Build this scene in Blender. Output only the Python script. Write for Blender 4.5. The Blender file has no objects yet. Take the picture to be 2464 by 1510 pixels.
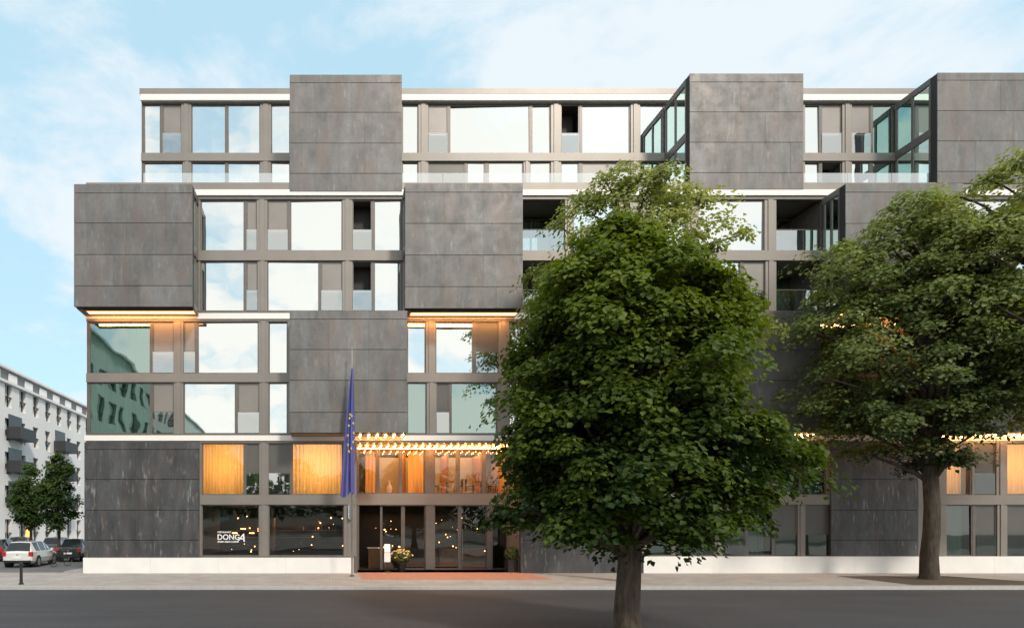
import bpy, math, random
import numpy as np
from mathutils import Vector, Matrix
random.seed(7); rng=np.random.default_rng(11)
S=bpy.context.scene
S.view_settings.view_transform='Standard'; S.view_settings.look='None'; S.view_settings.exposure=0
# ---- image pixels back-projected to metres at depth y (facade plane y=0, observer 30 m away, eye 2.4 m)
F=1440.0; D0=30.0; EYE=2.4
def EX(u,y=0.0): return (u-800)*(D0+y)/F
def EZ(v,y=0.0): return EYE+(1262-v)*(D0+y)/F
# ------------------------------------------------------------------ materials
def newmat(name):
    m=bpy.data.materials.new(name); m.use_nodes=True; nt=m.node_tree; nt.nodes.clear()
    o=nt.nodes.new('ShaderNodeOutputMaterial'); return m,nt,o
def N(nt,t,**k):
    n=nt.nodes.new(t)
    for a,b in k.items(): setattr(n,a,b)
    return n
def coords(nt,scale=(1,1,1)):
    tc=N(nt,'ShaderNodeTexCoord'); mp=N(nt,'ShaderNodeMapping'); mp.inputs['Scale'].default_value=scale
    nt.links.new(tc.outputs['Object'],mp.inputs['Vector']); return mp.outputs[0]
def mulc(nt,a,b):
    m=N(nt,'ShaderNodeMix',data_type='RGBA',blend_type='MULTIPLY'); m.inputs[0].default_value=1
    for s,v in ((6,a),(7,b)):
        if hasattr(v,'node'): nt.links.new(v,m.inputs[s])
        else: m.inputs[s].default_value=(*v,1) if len(v)==3 else v
    return m.outputs[2]
def noisegrey(nt,vec,scale,lo,hi,detail=5,c0=.3,c1=.7):
    n=N(nt,'ShaderNodeTexNoise'); n.inputs['Scale'].default_value=scale; n.inputs['Detail'].default_value=detail
    n.inputs['Roughness'].default_value=.6
    nt.links.new(vec,n.inputs['Vector'])
    r=N(nt,'ShaderNodeMapRange'); r.inputs[1].default_value=c0; r.inputs[2].default_value=c1; r.inputs[3].default_value=lo; r.inputs[4].default_value=hi
    nt.links.new(n.outputs[0],r.inputs[0]); return r.outputs[0],n.outputs[0]
def simple(name,col,rough=.6,metal=0,ns=3,lo=.88,hi=1.08,bump=0):
    m,nt,o=newmat(name); p=N(nt,'ShaderNodeBsdfPrincipled'); nt.links.new(p.outputs[0],o.inputs[0])
    v=coords(nt); g,raw=noisegrey(nt,v,ns,lo,hi)
    nt.links.new(mulc(nt,col,g),p.inputs['Base Color'])
    p.inputs['Roughness'].default_value=rough; p.inputs['Metallic'].default_value=metal
    if bump:
        b=N(nt,'ShaderNodeBump'); b.inputs['Strength'].default_value=bump; b.inputs['Distance'].default_value=.02
        nn=N(nt,'ShaderNodeTexNoise'); nn.inputs['Scale'].default_value=ns*12; nt.links.new(v,nn.inputs[0])
        nt.links.new(nn.outputs[0],b.inputs['Height']); nt.links.new(b.outputs[0],p.inputs['Normal'])
    return m
def glassmat(name,fac,tint,gl=(.93,.97,.98),wob=.10):
    m,nt,o=newmat(name)
    t=N(nt,'ShaderNodeBsdfTransparent'); t.inputs[0].default_value=(*tint,1)
    g=N(nt,'ShaderNodeBsdfGlossy'); g.inputs['Color'].default_value=(*gl,1); g.inputs['Roughness'].default_value=.015
    lw=N(nt,'ShaderNodeFresnel'); lw.inputs[0].default_value=1.5
    r=N(nt,'ShaderNodeMapRange'); r.inputs[1].default_value=.04; r.inputs[2].default_value=1; r.inputs[3].default_value=fac; r.inputs[4].default_value=1
    nt.links.new(lw.outputs[0],r.inputs[0])
    v=coords(nt); n=N(nt,'ShaderNodeTexNoise'); n.inputs['Scale'].default_value=.7; n.inputs['Detail'].default_value=1; nt.links.new(v,n.inputs[0])
    b=N(nt,'ShaderNodeBump'); b.inputs['Strength'].default_value=wob; b.inputs['Distance'].default_value=.1
    nt.links.new(n.outputs[0],b.inputs['Height']); nt.links.new(b.outputs[0],g.inputs['Normal'])
    x=N(nt,'ShaderNodeMixShader'); nt.links.new(r.outputs[0],x.inputs[0]); nt.links.new(t.outputs[0],x.inputs[1]); nt.links.new(g.outputs[0],x.inputs[2])
    nt.links.new(x.outputs[0],o.inputs[0]); return m
def fabric(name,col,tr=.5):
    m,nt,o=newmat(name); d=N(nt,'ShaderNodeBsdfDiffuse'); t=N(nt,'ShaderNodeBsdfTranslucent')
    v=coords(nt,(9,9,.4)); g,_=noisegrey(nt,v,1,.8,1.1); c=mulc(nt,col,g)
    nt.links.new(c,d.inputs[0]); nt.links.new(c,t.inputs[0])
    x=N(nt,'ShaderNodeMixShader'); x.inputs[0].default_value=tr; nt.links.new(d.outputs[0],x.inputs[1]); nt.links.new(t.outputs[0],x.inputs[2]); nt.links.new(x.outputs[0],o.inputs[0]); return m
def emis(name,col,st):
    m,nt,o=newmat(name); e=N(nt,'ShaderNodeEmission'); e.inputs[0].default_value=(*col,1); e.inputs[1].default_value=st; nt.links.new(e.outputs[0],o.inputs[0]); return m

def cladding(name,base,fleck,stain,st=(.78,1.22)):
    m,nt,o=newmat(name); p=N(nt,'ShaderNodeBsdfPrincipled'); nt.links.new(p.outputs[0],o.inputs[0])
    at=N(nt,'ShaderNodeAttribute',attribute_name='tone')
    v=coords(nt,(1,1,.30)); v2=coords(nt,(1,1,1)); v3=coords(nt,(6,6,1.2)); v5=coords(nt,(1.2,1.2,.7))
    a,_=noisegrey(nt,v,2.0,st[0],st[1]); b,_=noisegrey(nt,v2,.5,.82,1.2); c0,_=noisegrey(nt,v2,6,.90,1.10,8)
    c=mulc(nt,base,a); c=mulc(nt,c,b); c=mulc(nt,c,c0)
    tn=N(nt,'ShaderNodeMapRange'); tn.inputs[3].default_value=.87; tn.inputs[4].default_value=1.10; nt.links.new(at.outputs['Fac'],tn.inputs[0]); c=mulc(nt,c,tn.outputs[0])
    fl,_=noisegrey(nt,v3,1.1,0,fleck,7,.56,.72); ms,_=noisegrey(nt,v5,1.0,0,1,3,.42,.6)
    mm=N(nt,'ShaderNodeMath',operation='MULTIPLY'); nt.links.new(fl,mm.inputs[0]); nt.links.new(ms,mm.inputs[1])
    mx=N(nt,'ShaderNodeMix',data_type='RGBA'); nt.links.new(mm.outputs[0],mx.inputs[0]); nt.links.new(c,mx.inputs[6]); mx.inputs[7].default_value=(.33,.33,.33,1)
    v4=coords(nt,(2.0,2.0,.40)); br,_=noisegrey(nt,v4,.9,0,stain,4,.46,.72)
    m2=N(nt,'ShaderNodeMix',data_type='RGBA'); nt.links.new(br,m2.inputs[0]); nt.links.new(mx.outputs[2],m2.inputs[6]); m2.inputs[7].default_value=(.17,.13,.115,1)
    nt.links.new(m2.outputs[2],p.inputs['Base Color']); p.inputs['Metallic'].default_value=.2
    rg,_=noisegrey(nt,v2,1.6,.38,.62); nt.links.new(rg,p.inputs['Roughness'])
    bp=N(nt,'ShaderNodeBump'); bp.inputs['Strength'].default_value=.15; bp.inputs['Distance'].default_value=.02
    nn=N(nt,'ShaderNodeTexNoise'); nn.inputs['Scale'].default_value=1.1; nt.links.new(v2,nn.inputs[0]); nt.links.new(nn.outputs[0],bp.inputs['Height']); nt.links.new(bp.outputs[0],p.inputs['Normal'])
    return m
M={}
M['clad']=cladding('zinc_cladding',(.142,.141,.144),.50,.65)
M['clad_dk']=cladding('zinc_cladding_weathered',(.066,.068,.075),.85,.3,(.66,1.36))
M['joint']=simple('joint_shadow_gap',(.03,.03,.03),.8)
M['taupe']=simple('taupe_metal',(.245,.222,.205),.42,.3,ns=.8,lo=.92,hi=1.06)
M['taupe2']=simple('taupe_frame',(.15,.135,.127),.4,.3)
M['panel']=simple('grey_infill_panel',(.26,.24,.228),.4,.2,ns=.7)
M['panel_dk']=simple('dark_infill_panel',(.12,.115,.11),.4,.2,ns=.7)
M['white']=simple('white_band',(.82,.80,.78),.5,0,ns=.7,lo=.95,hi=1.03)
M['plinth']=simple('white_plinth_render',(.80,.79,.78),.7,0,ns=1.2,lo=.94,hi=1.03,bump=.1)
M['glass']=glassmat('coated_glass',.74,(.50,.66,.63))
M['glass_t']=glassmat('teal_glass',.40,(.48,.76,.69),(.76,.95,.91))
M['glass_d']=glassmat('dark_low_glass',.12,(.55,.68,.64))
M['clear']=glassmat('clear_glass',.09,(.86,.9,.9))
M['bal']=glassmat('balustrade_glass',.42,(.8,.86,.86))
M['room']=simple('room_wall',(.26,.25,.24),.8)
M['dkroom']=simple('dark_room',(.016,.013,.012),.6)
M['warmwall']=simple('warm_wall',(.60,.38,.20),.7)
M['sheer']=fabric('sheer_curtain',(.50,.55,.52))
M['green_c']=fabric('green_curtain',(.36,.52,.43))
M['gold_c']=fabric('gold_curtain',(.78,.56,.30),.6)
M['led']=emis('led_diffuser',(1,.34,.085),2.5)
M['ledc']=emis('led_core',(1,.55,.2),11)
M['bulb']=emis('warm_bulb',(1,.46,.13),85)
M['bulb_s']=emis('interior_bulb',(1,.42,.12),10)
M['wood']=simple('wood',(.22,.11,.05),.45,ns=6)
M['black']=simple('black_paint',(.02,.02,.022),.4)
M['chrome']=simple('steel',(.5,.5,.5),.25,.9)
M['letter']=simple('white_lettering',(.85,.85,.85),.5)

# ------------------------------------------------------------------ mesh builder
class MB:
    def __init__(s): s.v=[];s.f=[];s.m=[];s.t=[];s.mats=[]
    def mi(s,k):
        if k not in s.mats: s.mats.append(k)
        return s.mats.index(k)
    def box(s,x0,x1,y0,y1,z0,z1,k,tone=.5):
        if x1<x0:x0,x1=x1,x0
        if y1<y0:y0,y1=y1,y0
        if z1<z0:z0,z1=z1,z0
        if x1-x0<1e-4 or z1-z0<1e-4 or y1-y0<1e-5: return
        b=len(s.v); s.v+=[(x0,y0,z0),(x1,y0,z0),(x1,y1,z0),(x0,y1,z0),(x0,y0,z1),(x1,y0,z1),(x1,y1,z1),(x0,y1,z1)]
        for q in ((0,3,2,1),(4,5,6,7),(0,1,5,4),(1,2,6,5),(2,3,7,6),(3,0,4,7)):
            s.f.append(tuple(b+i for i in q)); s.m.append(s.mi(k)); s.t.append(tone)
    def poly(s,pts,k,tone=.5):
        b=len(s.v); s.v+=[tuple(p) for p in pts]; s.f.append(tuple(range(b,b+len(pts)))); s.m.append(s.mi(k)); s.t.append(tone)
    def cyl(s,c0,c1,r0,r1,k,n=12,caps=True,tone=.5):
        c0=Vector(c0);c1=Vector(c1);d=(c1-c0).normalized(); a=d.orthogonal().normalized(); bb=d.cross(a)
        b=len(s.v)
        for c,r in ((c0,r0),(c1,r1)):
            for i in range(n):
                t=2*math.pi*i/n; s.v.append(tuple(c+a*math.cos(t)*r+bb*math.sin(t)*r))
        for i in range(n):
            j=(i+1)%n; s.f.append((b+i,b+j,b+n+j,b+n+i)); s.m.append(s.mi(k)); s.t.append(tone)
        if caps:
            s.f.append(tuple(b+i for i in range(n))[::-1]); s.m.append(s.mi(k)); s.t.append(tone)
            s.f.append(tuple(b+n+i for i in range(n))); s.m.append(s.mi(k)); s.t.append(tone)
    def ball(s,c,r,k,n=8,m=5,sz=1,tone=.5):
        b=len(s.v); 
        for j in range(m+1):
            ph=math.pi*j/m
            for i in range(n):
                t=2*math.pi*i/n; s.v.append((c[0]+r*math.sin(ph)*math.cos(t),c[1]+r*math.sin(ph)*math.sin(t),c[2]+r*sz*math.cos(ph)))
        for j in range(m):
            for i in range(n):
                q=(i+1)%n; s.f.append((b+j*n+i,b+(j+1)*n+i,b+(j+1)*n+q,b+j*n+q)); s.m.append(s.mi(k)); s.t.append(tone)
    def obj(s,name,parent=None,bevel=0,smooth=False):
        me=bpy.data.meshes.new(name); me.from_pydata(s.v,[],s.f)
        for k in s.mats: me.materials.append(M[k])
        me.polygons.foreach_set('material_index',s.m)
        a=me.attributes.new('tone','FLOAT','FACE'); a.data.foreach_set('value',s.t)
        if smooth: me.polygons.foreach_set('use_smooth',[True]*len(s.f))
        me.update()
        o=bpy.data.objects.new(name,me); S.collection.objects.link(o)
        if parent: o.parent=parent
        if bevel:
            b=o.modifiers.new('bevel','BEVEL'); b.width=bevel; b.segments=2; b.limit_method='ANGLE'
        return o
def empty(name,loc=(0,0,0),rz=0):
    e=bpy.data.objects.new(name,None); S.collection.objects.link(e); e.location=loc; e.rotation_euler=(0,0,rz); e.empty_display_size=.5; return e
def area(name,loc,rot,sx,sy,W,col,parent=None):
    l=bpy.data.lights.new(name,'AREA'); l.shape='RECTANGLE'; l.size=sx; l.size_y=sy; l.energy=W; l.color=col
    o=bpy.data.objects.new(name,l); S.collection.objects.link(o); o.location=loc; o.rotation_euler=rot
    if parent: o.parent=parent
    return o

# ------------------------------------------------------------------ HOTEL
H=empty('hotel_building')
W=MB(); FR=MB(); GL=MB(); CL=MB(); CU=MB(); LT=MB(); IN=MB()
XL=EX(208); XR=EX(2720)
def curtain(x0,x1,z0,z1,y,k,pitch=.17,amp=.035):
    n=max(4,int((x1-x0)/(pitch/5))); ph=random.random()*6
    b=len(CU.v); mi=CU.mi(k)
    for i in range(n+1):
        x=x0+(x1-x0)*i/n; yy=y+amp*math.sin(ph+2*math.pi*(x+.03*math.sin(5*x))/pitch)+amp*.4*math.sin(2.3*x)
        CU.v+=[(x,yy,z0),(x,yy,z1)]
    for i in range(n):
        a=b+2*i; CU.f.append((a,a+2,a+3,a+1)); CU.m.append(mi); CU.t.append(.5)
def pane(x0,x1,z0,z1,y,k):
    a=random.uniform(-.009,.009)*(x1-x0); c=random.uniform(-.009,.009)*(z1-z0)
    GL.poly([(x0,y-a-c,z0),(x1,y+a-c,z0),(x1,y+a+c,z1),(x0,y-a+c,z1)],k)
def frame(x0,x1,z0,z1,y,t=.055,k='taupe2',d=.09):
    FR.box(x0,x1,y,y+d,z0,z0+t,k); FR.box(x0,x1,y,y+d,z1-t,z1,k)
    FR.box(x0,x0+t,y,y+d,z0+t,z1-t,k); FR.box(x1-t,x1,y,y+d,z0+t,z1-t,k)
def window(u0,u1,vt,vb,kind,yp):
    x0,x1=EX(u0,yp),EX(u1,yp); z1,z0=EZ(vt,yp),EZ(vb,yp); zm=z0+(z1-z0)*.42; t=.055
    if kind in('x',): return
    def lowbal():
        GL.poly([(x0+.02,yp+.03,z0+.05),(x1-.02,yp+.03,z0+.05),(x1-.02,yp+.03,zm),(x0+.02,yp+.03,zm)],'glass_d' if kind=='m' else 'bal')
    if kind=='L':
        d=2.0
        IN.box(x0,x1,yp+d+.5,yp+d+.6,z0,z1,'room')
        pane(x0+.1,x1-.1,z0+.1,z1-.15,yp+d,'glass_t'); frame(x0+.002,x1-.002,z0,z1,yp+d-.05)
        xm=(x0+x1)/2; FR.box(xm-.04,xm+.04,yp+d-.05,yp+d+.04,z0+.06,z1-.06,'taupe2')
        curtain(x0+.15,x0+(x1-x0)*.75,z0,z1,yp+d+.12,'green_c',amp=.02)
        GL.poly([(x0+.02,yp+.1,z0+.03),(x1-.02,yp+.1,z0+.03),(x1-.02,yp+.1,z0+1.08),(x0+.02,yp+.1,z0+1.08)],'bal')
        FR.box(x0,x1,yp+.08,yp+.12,z0+1.08,z0+1.11,'taupe2')
        IN.box(x0-.08,x0,yp+.252,yp+5,z0,z1,'taupe2'); IN.box(x1,x1+.08,yp+.252,yp+5,z0,z1,'taupe2')
        return
    frame(x0,x1,z0,z1,yp+.06)
    if kind in 'gtcdGAD':
        gk={'g':'glass','t':'glass_t','c':'clear','d':'clear','G':'glass_t','A':'clear','D':'glass_d'}[kind]
        pane(x0+t,x1-t,z0+t,z1-t,yp+.11,gk)
        if kind=='g':
            r=random.random()
            if r<.3: curtain(x0,x0+(x1-x0)*random.uniform(.2,.5),z0,z1,yp+.34,'sheer')
            elif r<.6: curtain(x1-(x1-x0)*random.uniform(.2,.4),x1,z0,z1,yp+.34,'sheer')
            elif r<.68: curtain(x0,x1,z0,z1,yp+.34,'sheer')
        if kind in 'tG': curtain(x0,x1,z0,z1,yp+.34,'green_c',pitch=.2)
        if kind=='D': curtain(x0+(x1-x0)*.15,x1-(x1-x0)*.2,z0,z1,yp+.34,'green_c',pitch=.2)
        if kind=='c': 
            curtain(x0-.1,x1+.1,z0,z1,yp+.45,'gold_c')
            area('room_lamp',((x0+x1)/2,yp+1.9,(z0+z1)/2+.3),(math.radians(-90),0,0),(x1-x0)*.8,1.7,46*(x1-x0),(1,.56,.20),H)
    elif kind=='p':
        W.box(x0+t,x1-t,yp+.085,yp+.13,zm+.02,z1-t,'panel'); W.box(x0+t,x1-t,yp+.11,yp+.14,z0+t,zm+.018,'panel')
        lowbal(); FR.box(x0+t,x0+t+.02,yp+.07,yp+.085,z0+t,z1-t,'taupe2')
    elif kind in 'nm':
        W.box(x0+t,x1-t,yp+.085,yp+.13,z0+t,z1-t,'panel_dk'); lowbal()
    elif kind=='o':
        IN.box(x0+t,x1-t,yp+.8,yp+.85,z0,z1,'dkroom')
        W.box(x0+t,x1-t,yp+.11,yp+.14,z0+t,zm,'panel'); lowbal()
def pillar(u0,u1,vt,vb,yp,wall=True):
    x0,x1=EX(u0,yp),EX(u1,yp); z1,z0=EZ(vt,yp),EZ(vb,yp)
    if u1-u0<9: FR.box(x0,x1,yp+.05,yp+.16,z0,z1,'taupe2'); return
    W.box(x0,x1,yp,yp+.25,z0,z1,'taupe')
    c=(x0+x1)/2; w=(x1-x0)
    W.box(c-w*.22,c+w*.22,yp-.035,yp,z0,z1,'taupe')
    if wall: IN.box(c-.1,c+.1,yp+.252,yp+5,z0,z1,'room')
def row(yp,vt,vb,us,ue,wins):
    cur=us
    for (a,b,k) in wins:
        if a>cur+.5: pillar(cur,a,vt,vb,yp)
        window(a,b,vt,vb,k,yp); cur=b
    if ue>cur+1: pillar(cur,ue,vt,vb,yp)
def gen(u,ue):
    out=[]
    while u<ue-150:
        ch=random.choice([[(50,'p'),(4,0),(120,'g')],[(125,'g'),(4,0),(50,'p')],[(48,'g'),(4,0),(100,'g')]])
        for w,k in ch:
            if k: out.append((u,u+w,k))
            u+=w
        u+=24
    return out
def band(vt,vb,us,ue,yp,k='taupe',proud=.05,back=.25):
    W.box(EX(us,yp),EX(ue,yp),yp-proud,yp+back,EZ(vb,yp),EZ(vt,yp),k)
def slab(vt,vb,yp,x0,x1,yb=12,yf=.252):
    IN.box(x0,x1,yp+yf,yb,EZ(vb,yp),EZ(vt,yp),'room')

TB=2.2
T8=[(345,386,'g'),(390,436,'p'),(460,543,'g'),(547,626,'g'),(652,698,'g'),(704,955,'x'),(968,1007,'g'),(1030,1078,'p'),(1082,1275,'g'),(1280,1326,'g'),(1350,1395,'o'),(1400,1518,'g'),(1540,1600,'g'),(1608,1860,'x'),(1937,1975,'g'),(1978,2027,'p'),(2050,2097,'p'),(2101,2152,'t'),(2160,2412,'x'),(2440,2560,'g')]
T7=[(345,440,'g'),(460,543,'g'),(547,626,'g'),(652,698,'g'),(704,955,'x'),(968,1007,'g'),(1030,1120,'n'),(1124,1168,'g'),(1175,1260,'g'),(1275,1326,'g'),(1350,1395,'g'),(1400,1518,'p'),(1540,1600,'g'),(1608,1860,'x'),(1937,1975,'g'),(1978,2027,'o'),(2050,2097,'g'),(2101,2152,'t'),(2160,2412,'x'),(2440,2560,'g')]
ux=2600
row(TB,250,369,340,ux,T8); row(TB,388,500,340,ux,T7)
band(218,231,338,ux,TB,'taupe',.17); band(231.4,246,340,ux,TB,'white',.165); band(246.2,250,341,ux,TB,'taupe2',.03)
band(369,388,340,ux,TB)
slab(369,388,TB,EX(340,TB)+.1,EX(ux,TB)-.1)
W.box(EX(338,TB),EX(ux,TB),TB+.252,14,EZ(232,TB),EZ(218.5,TB),'taupe')
IN.box(EX(340,TB)+.1,EX(ux,TB)-.1,TB+4.5,TB+4.7,EZ(500,TB),EZ(232,TB),'room')
W.box(EX(340,TB),EX(340,TB)+.2,TB+.252,14,EZ(500,TB),EZ(232,TB)-.002,'taupe'); W.box(EX(ux,TB)-.2,EX(ux,TB),TB+.252,14,EZ(500,TB),EZ(232,TB)-.002,'taupe')
W.box(EX(340,TB)+.2,EX(ux,TB)-.2,13.8,14,EZ(500,TB),EZ(232,TB)-.002,'taupe')
band(441,458,208,2720,0,'taupe',.07); band(458.3,472,208,2720,0,'white',.10); band(472.2,480,208,2720,0,'taupe2',.03)
W.box(XL,XR,.252,14,EZ(472),EZ(458),'taupe')
for a,b in((345,697),(968,1654),(1934,2252)):
    x0,x1=EX(a,.15),EX(b,.15); n=max(1,round((x1-x0)/2.2))
    for i in range(n):
        p=x0+(x1-x0)*i/n; q=x0+(x1-x0)*(i+1)/n-.02
        GL.poly([(p,.15,EZ(441)),(q,.15,EZ(441)),(q,.15,EZ(412)),(p,.15,EZ(412))],'bal')
F6=[(215,470,'x'),(482,588,'g'),(592,618,'p'),(643,693,'p'),(698,824,'g'),(848,895,'o'),(900,966,'g'),(972,1238,'x'),(1258,1360,'L'),(1380,1480,'g'),(1484,1540,'p'),(1560,1655,'g'),(1680,1840,'g'),(1868,1978,'L'),(1984,2248,'x')]+gen(2270,2700)
F5=[(215,470,'x'),(482,588,'g'),(592,620,'p'),(643,768,'g'),(772,824,'p'),(848,895,'o'),(900,966,'g'),(972,1238,'x'),(1258,1360,'L'),(1380,1480,'g'),(1484,1540,'p'),(1560,1655,'g'),(1680,1785,'g'),(1789,1842,'p'),(1868,1978,'L'),(1984,2248,'x')]+gen(2270,2700)
row(0,480,603,208,2720,F6); row(0,627,748,208,2720,F5)
band(603,627,470,2720,0); slab(603,627,0,XL+.2,XR-.2)
band(748,754,208,2720,0,'taupe2',.03); band(754.2,768,208,2720,0,'white',.09); band(768.2,773,208,2720,0,'taupe',.03); slab(748,773,0,XL+.2,XR-.2)
F4=[(213,362,'t'),(366,418,'p'),(441,470,'p'),(474,622,'g'),(646,692,'g'),(703,970,'x'),(980,1025,'g'),(1048,1140,'g'),(1145,1200,'n'),(1225,1330,'g'),(1334,1380,'p'),(1405,1530,'g'),(1560,1640,'g'),(1658,1925,'x'),(1950,2070,'g'),(2074,2120,'p'),(2145,2195,'g'),(2202,2460,'x')]+gen(2480,2700)
F3=[(213,362,'t'),(366,418,'p'),(441,567,'g'),(571,624,'p'),(646,692,'g'),(703,970,'x'),(980,1027,'t'),(1050,1082,'n'),(1085,1197,'G'),(1225,1330,'g'),(1334,1380,'p'),(1405,1530,'g'),(1560,1640,'g'),(1658,1925,'x'),(1950,2070,'g'),(2074,2120,'p'),(2145,2195,'g'),(2202,2460,'x')]+gen(2480,2700)
row(0,773,898,208,2720,F4); row(0,919,1043,208,2720,F3)
band(898,919,208,2720,0); slab(898,919,0,XL+.2,XR-.2)
band(1043,1047,208,2720,0,'taupe2',.03); band(1047.2,1060,205,2720,0,'white',.10); band(1060.2,1065,208,2720,0,'taupe',.03)
IN.box(XL+.2,XR-.2,.252,12,EZ(1065),EZ(1043),'room')
F2=[(212,474,'x'),(485,588,'c'),(592,624,'n'),(646,698,'n'),(702,825,'c'),(858,1250,'x'),(1256,1545,'x'),(1560,1640,'D'),(1644,1700,'m'),(1722,1850,'D'),(1872,1925,'m'),(1929,1990,'D'),(2002,2208,'x'),(2278,2335,'c'),(2345,2398,'m'),(2424,2520,'c'),(2545,2690,'g')]
F1=[(212,474,'x'),(485,624,'d'),(646,828,'d'),(858,1250,'x'),(1256,1545,'x'),(1560,1620,'D'),(1624,1720,'D'),(1740,1796,'m'),(1800,1862,'D'),(1866,1920,'m'),(1938,1996,'m'),(2002,2208,'x'),(2278,2343,'D'),(2350,2400,'m'),(2424,2520,'m'),(2545,2690,'g')]
row(0,1065,1190,208,2720,F2); row(0,1213,1337,208,2720,F1)
for a,b in((480,856),(1545,2720)):
    band(1190,1213,a,b,0); band(1337,1340,a,b,0,'taupe2',.02)
slab(1190,1213,0,XL+.2,EX(857)-.3); slab(1190,1213,0,EX(1252)+.1,XR-.2)
def plinth(xa_,xb_,zt_):
    n=max(1,round((xb_-xa_)/3.4))
    for i in range(n):
        p=xa_+(xb_-xa_)*i/n; q=xa_+(xb_-xa_)*(i+1)/n
        W.box(p+(.003 if i else 0),q-(.003 if i<n-1 else 0),-.16,.1,-.1,zt_,'plinth')
    W.box(xa_+.01,xb_-.01,-.14,.25,-.1,zt_-.002,'joint')
plinth(EX(203),EX(850),EZ(1340.3)); plinth(EX(1545),XR,EZ(1337.3))
W.box(EX(850)+.003,EX(860),-.05,.25,-.1,EZ(1340.3),'taupe2')
def clad_front(u0,u1,vs,yf,side=.6,k='clad'):
    x0,x1=EX(u0,yf),EX(u1,yf); zs=[EZ(v,yf) for v in vs]
    CL.box(x0+.012,x1-.012,yf+.035,yf+side,zs[-1]+.012,zs[0]-.012,'joint')
    for i in range(len(zs)-1):
        zt,zb=zs[i],zs[i+1]; off=random.choice([0,.33,.66])
        n=3; w=(x1-x0)/n; xs=[x0]+[x0+w*(j+off) for j in range(n+1) if x0+.3<x0+w*(j+off)<x1-.3]+[x1]
        for j in range(len(xs)-1):
            g=.0025
            CL.box(xs[j]+(g if j else 0),xs[j+1]-(g if j<len(xs)-2 else 0),yf+random.uniform(-.003,.003),yf+.033,zb+(.026 if i<len(zs)-2 else 0),zt,k,random.random())
clad_front(203,480,[1063,1081,1153,1227,1299,1340],-.12,.37,'clad_dk')
clad_front(1253,1545,[1063,1081,1153,1227,1299,1378],-.12,.37,'clad_dk')
clad_front(2000,2210,[1063,1081,1153,1227,1299,1337],-.12,.37,'clad_dk')
def bay(u0,u1,vs,yf,yb):
    x0,x1=EX(u0,yf),EX(u1,yf); z1,z0=EZ(vs[0],yf),EZ(vs[-1],yf)
    clad_front(u0,u1,vs,yf,.36)
    CL.box(x0,x1,yf+.362,yb,z1-.3,z1,'clad',.4); CL.box(x0,x1,yf+.362,yb,z0,z0+.32,'clad',.5)
    for xs,s in((x0,1),(x1,-1)):
        a=xs+s*.06
        GL.poly([(a,yf+.36,z0+.32),(a,yb,z0+.32),(a,yb,z1-.3),(a,yf+.36,z1-.3)],'glass_t')
        q=(z0+z1)/2
        FR.box(min(xs+s*.01,xs+s*.12),max(xs+s*.01,xs+s*.12),yf+.362,yb,q-.2,q+.2,'taupe2')
        for yy in (yf+.37,yb-.14,(yf+.37+yb)/2-.05):
            FR.box(min(xs+s*.02,xs+s*.11),max(xs+s*.02,xs+s*.11),yy,yy+.1,z0+.322,z1-.302,'taupe2')
        n=40; b=len(CU.v); mi=CU.mi('green_c')
        for i in range(n+1):
            y=yf+.4+(yb-yf-.45)*i/n; xx=xs+s*(.25+.04*math.sin(i*1.3)); CU.v+=[(xx,y,z0+.32),(xx,y,z1-.3)]
        for i in range(n): CU.f.append((b+2*i,b+2*i+2,b+2*i+3,b+2*i+1)); CU.m.append(mi); CU.t.append(.5)
    IN.box(x0+.13,x1-.13,yf+.362,yb+2,(z0+z1)/2-.19,(z0+z1)/2+.19,'room')
    return x0,x1,z0
PB=-1.4
bay(697,967,[180,200,271,345,418,460],-.12,TB); bay(1660,1933,[177,198,270,343,416,455],-.12,TB); bay(2256,2530,[175,194,267,340,413,440],-.12,TB)
b1=bay(178,463,[443,465,537,613,688,737],PB,0)
b2=bay(975,1258,[441,463,538,614,690,741],PB,0)
b3=bay(697,980,[747,768,841,915,992,1040],PB,0)
b4=bay(2035,2318,[441,463,538,614,690,741],PB,0)
b5=bay(1690,1975,[747,768,841,915,992,1040],PB,0)
b6=bay(2268,2550,[747,768,841,915,992,1040],PB,0)
for x0,x1,z0 in(b1,b2,b4):
    LT.box(x0+.35,x1-.08,-.98,-.40,z0-.022,z0-.002,'led'); LT.box(x0+.4,x1-.12,-.74,-.60,z0-.04,z0-.023,'ledc')
    FR.box(x0+.3,x1-.05,-1.05,-.985,z0-.07,z0-.002,'taupe2')
    area('soffit_lamp',((x0+x1)/2,-.6,z0-.07),(math.radians(35),0,0),x1-x0-.6,.2,60,(1,.42,.13),H)
def bulbs(xa,xb,ys,z,st=.36,k='bulb'):
    for y in ys:
        n=int((xb-xa)/st)
        for i in range(n+1): LT.ball((xa+(xb-xa)*i/n,y,z-.06),.036,k,6,4)
bulbs(EX(868,PB),b3[1]-.15,(-1.0,-.45),b3[2]); bulbs(b5[0]+.4,b5[1]-.1,(-1.1,-.75,-.4),b5[2],.3); bulbs(b6[0]+.1,b6[1]-.3,(-1.1,-.75,-.4),b6[2],.3)
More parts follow.
